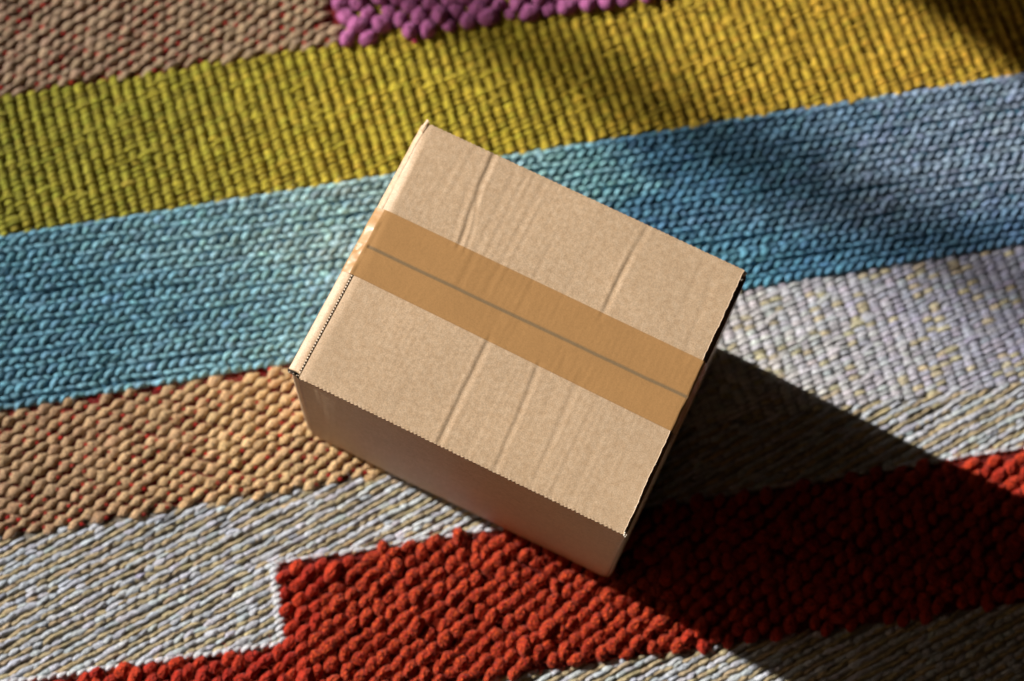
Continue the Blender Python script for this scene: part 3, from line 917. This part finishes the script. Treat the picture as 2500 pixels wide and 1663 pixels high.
# lifted scrap of torn liner at the rear left corner
us = np.linspace(0, 1, 14)[:, None]; vs = np.linspace(0, 1, 8)[None, :]
U_ = .004 + .020 * us * (.55 + .45 * vs) + .004 * (1 - vs)
V_ = -.010 + .034 * vs + .006 * us + .002 * (vnoise(us * 9, vs * 9) - .5)
U_ = U_ - .010 * vs * us
Z_ = -.004 + .0035 * np.sin(us * 2.6) + .002 * (vnoise(us * 5, vs * 5) - .5) - .008 * vs ** 2
T = loc(U_, V_, HT + Z_ * S)
B = T.copy(); B[..., 2] -= .0016 * S
n = 14 * 8; f = grid_faces(14, 8); idx = np.arange(n).reshape(14, 8)
F = [f, f[:, ::-1] + n] + [np.stack([e[:-1], e[1:], e[1:] + n, e[:-1] + n], -1) for e in (idx[0], idx[-1], idx[:, 0], idx[:, -1])]
obj("torn_corner", mesh_np("torn_corner", np.concatenate([T.reshape(-1, 3), B.reshape(-1, 3)]), np.concatenate(F)), M_KRAFT, box)

# little peeled tufts of white liner along the torn right edge
rt = random.Random(5)
lst = []
for (u, v, k) in ((.984, .7985, 1.6), (.989, .803, 1.2), (.982, .722, 1.5), (.983, .708, 1.0), (.9815, .690, .8), (.976, .03, 1.0), (.979, .60, .6)):
    for q in range(4):
        lst.append(((u - .5 + rt.uniform(-.002, .002)) * S, (BW / 2 - v + rt.uniform(-.004, .004)) * S, HT + rt.uniform(-.003, .001) * S, .0020 * k * S * rt.uniform(.6, 1.2), .0026 * k * S * rt.uniform(.6, 1.4), .0018 * k * S))
V, F = boxes(lst)
M_TUFT = kraft_material("white_liner_fibre", lin(225, 220, 205), .4)
obj("torn_fibre", mesh_np("torn_fibre", V, F), M_TUFT, box)

# dark inner board behind the right hand edge of the lid
Vd, Fd = boxes([((.975 - .5) * S, 0, HT - .020 * S, .020 * S, (BW - .03) * S, .006 * S)])
obj("inner_flap", mesh_np("inner_flap", Vd, Fd, smooth=False), M_KRAFT_IN, box)

# packing tape: one film over the seam and down both ends
nu, nv = 520, 110
sarc = np.linspace(-.185, 1.155, nu)[:, None]     # distance along the tape
b = np.linspace(0, 1, nv)[None, :]
v0 = .2795 + .004 * sarc
v1 = .4835 + .014 * sarc
torn_end = .0022 * np.abs(((b * 34) % 1.0) - .5) * 2
s_ = sarc + np.where(sarc > .5, -1, 1) * torn_end * np.clip(np.abs(sarc - .485) - .6, 0, .07) / .07
v_ = v0 + (v1 - v0) * b
gap = np.exp(-((v_ - SEAM - .0006 - .0015 * (vnoise(sarc * 14, 3.0) - .5)) / .0050) ** 4)
def tape_prof(s):
    """u and z (relative to the rim) of the tape's path over the box"""
    U0, U1 = .030, .978
    R = .010
    u = np.clip(s, U0, U1)
    z = np.zeros_like(s)
    l = np.clip(U0 - s, 0, None)
    # left: over the shoulder, down to the left wall
    u = u - np.where(l > 0, np.interp(l, [0, .006, .034, .044, .2], [0, .0058, .0300, .0335, .0340]), 0)
    z = z - np.where(l > 0, np.interp(l, [0, .006, .034, .044, .2], [0, .0008, .0152, .0245, .180]), 0)
    r = np.clip(s - U1, 0, None)
    u = u + np.where(r > 0, np.interp(r, [0, .004, .010, .02, .03, .2], [0, .0034, .0065, .0110, .0155, .0200]), 0)
    z = z - np.where(r > 0, np.interp(r, [0, .004, .010, .02, .03, .2], [0, .0022, .0068, .0155, .0240, .194]), 0)
    return u, z
u_, zt_ = tape_prof(s_ + 0 * b)
body = np.clip((u_ - .030) / .004, 0, 1) * np.clip((.981 - u_) / .002, 0, 1)
inside = np.clip(u_, .036, .972)
# the film bridges small dents and sags into the seam
tz = top_z(inside, np.where(np.abs(v_ - SEAM) < .006, SEAM - .006, v_))
tz_s = .2 * tz + .25 * (top_z(inside - .007, np.where(np.abs(v_ - SEAM) < .006, SEAM - .006, v_)) + top_z(inside + .007, np.where(np.abs(v_ - SEAM) < .006, SEAM - .006, v_)))
tz_s = np.maximum(.38 * tz, tz) + .0012
sag = -.0013 * gap * body
wr = .0010 * (vnoise(u_ * 30, v_ * 30 + 40) - .5) * np.exp(-((u_ - .46) / .10) ** 2) * np.exp(-((v_ - .425) / .03) ** 2)
zz = zt_ + tz_s + sag + wr
side = (1 - body)
cr = .0019 * (vnoise(s_ * 34 + 4, v_ * 30 + 5 * s_) - .5) * side + .0006 * (vnoise(s_ * 40 + 9, v_ * 80) - .5) * side
zz = zz + cr
uu = u_ - np.where(s_ < .1, 1, -1) * (.0006 + cr) * side
P3 = loc(uu, v_ + 0 * s_, HT + zz * S)
tcol = np.repeat(lin(170, 130, 84)[None], nu * nv, 0).reshape(nu, nv, 3)
tcol = tcol * (1 + .05 * (vnoise(u_ * 12, v_ * 20)[..., None] - .5))
gcol = lin(126, 108, 82)
gw = (gap * body)[..., None] * .9
tcol = tcol * (1 - gw) + gcol * gw
B3 = P3.copy(); B3[..., 2] -= .0003 * S
n = nu * nv; f = grid_faces(nu, nv); idx = np.arange(n).reshape(nu, nv)
me = mesh_np("packing_tape", P3.reshape(-1, 3), f, tcol.reshape(-1, 3))
obj("packing_tape", me, M_TAPE, box)

# ------------------------------------------------------------------ unseen enclosure added to cut sky light and shade the rug
M_FRAME = plain_material("dark_blocker_frame", (0.05, 0.04, 0.03), .5)
M_WALL = plain_material("dark_blocker_wall", (0.06, 0.05, 0.04), .9)
M_WALL2 = plain_material("cream_reflector", (0.72, 0.54, 0.35), .9)
sh = Vector((math.cos(SUN_AZ), math.sin(SUN_AZ), 0))
sp = Vector((-sh.y, sh.x, 0))
RM = np.array([[sh.x, sp.x, 0], [sh.y, sp.y, 0], [0, 0, 1]])
def slab(name, c, size, m, parent=None, kind=None):
    """box in sun-aligned axes: c = (towards the sun, across, up)"""
    V, F = boxes([(c[0], c[1], c[2], size[0], size[1] / 1.0, size[2])])
    V[:, 1] = np.where(V[:, 1] > c[1], c[1] + size[1] / 2, c[1] - size[1] / 2)
    V = V @ RM.T
    return obj(name, mesh_np(name, V, F, smooth=False), m, parent, kind)
DW, HR = 5.2, 3.25
slab("shade_roof", (DW / 2 - 1.5, 0, HR + .05), (DW + 3.0, 5.0, .1), M_WALL, None, "structure")  # unseen cover and dark walls added to hold back sky light
slab("shade_wall_back", (-3.05, 0, HR / 2), (.1, 5.0, HR - .002), M_WALL, None, "structure")
slab("bounce_wall", (DW / 2 - 1.5, 1.75, HR / 2), (DW + 3.0, .1, HR - .002), M_WALL2, None, "structure")  # bright wall added out of view to bounce light onto the box front
slab("shade_wall_far", (DW / 2 - 1.5, -2.55, HR / 2), (DW + 3.0, .1, HR - .002), M_WALL, None, "structure")
occ = empty("shade_frame", (0, 0, 0), 0, "unseen added window frame on the open side whose upright bar shades the rug", "occluder")
def off_of(x, y):
    return Vector((x * S, y * S, 0)).dot(sp)
slab("upright", (DW, off_of(.83, .73), HR / 2 + .65), (.04, .044, HR - 1.305), M_FRAME, occ)  # unseen bar added to cast the soft shade band on the rug
slab("sky_blocker", (DW, 0, .65), (.12, 4.9, 1.3), M_FRAME, occ)  # low wall added out of view to block low sky light
# unseen sheet added here: its slanting edge shades the upper right corner
a1, l1 = off_of(1.262, 1.317), Vector((1.262 * S, 1.317 * S, 0)).dot(sh)
a2, l2 = off_of(1.634, 1.034), Vector((1.634 * S, 1.034 * S, 0)).dot(sh)
DC = 1.7
hgt = lambda l: (DC - l) * math.tan(SUN_EL)
sl = (a2 - a1) / (hgt(l2) - hgt(l1))
nz_, nx_ = 40, 90
Vc = []
for iz in range(nz_):
    z = .05 + (HR - .1) * iz / (nz_ - 1)
    e = a1 + sl * (z - hgt(l1))
    e = min(max(e, a1 - .6), a1 + .6)
    for ix in range(nx_):
        q = ix / (nx_ - 1)
        far = 1.7 if a1 > 0 else -1.7
        Vc.append((DC + .03 * math.sin(q * 70), e + (far - e) * q, z))
Vc = np.array(Vc) @ RM.T
cur = obj("blocker", mesh_np("blocker", Vc, grid_faces(nz_, nx_)), plain_material("blocker_cloth", (.12, .10, .08), .9))
md = cur.modifiers.new("thickness", 'SOLIDIFY'); md.thickness = .003
cur["label"] = "unseen added dark pleated curtain with a slanting edge shading the upper right corner"
cur["category"] = "blocker"
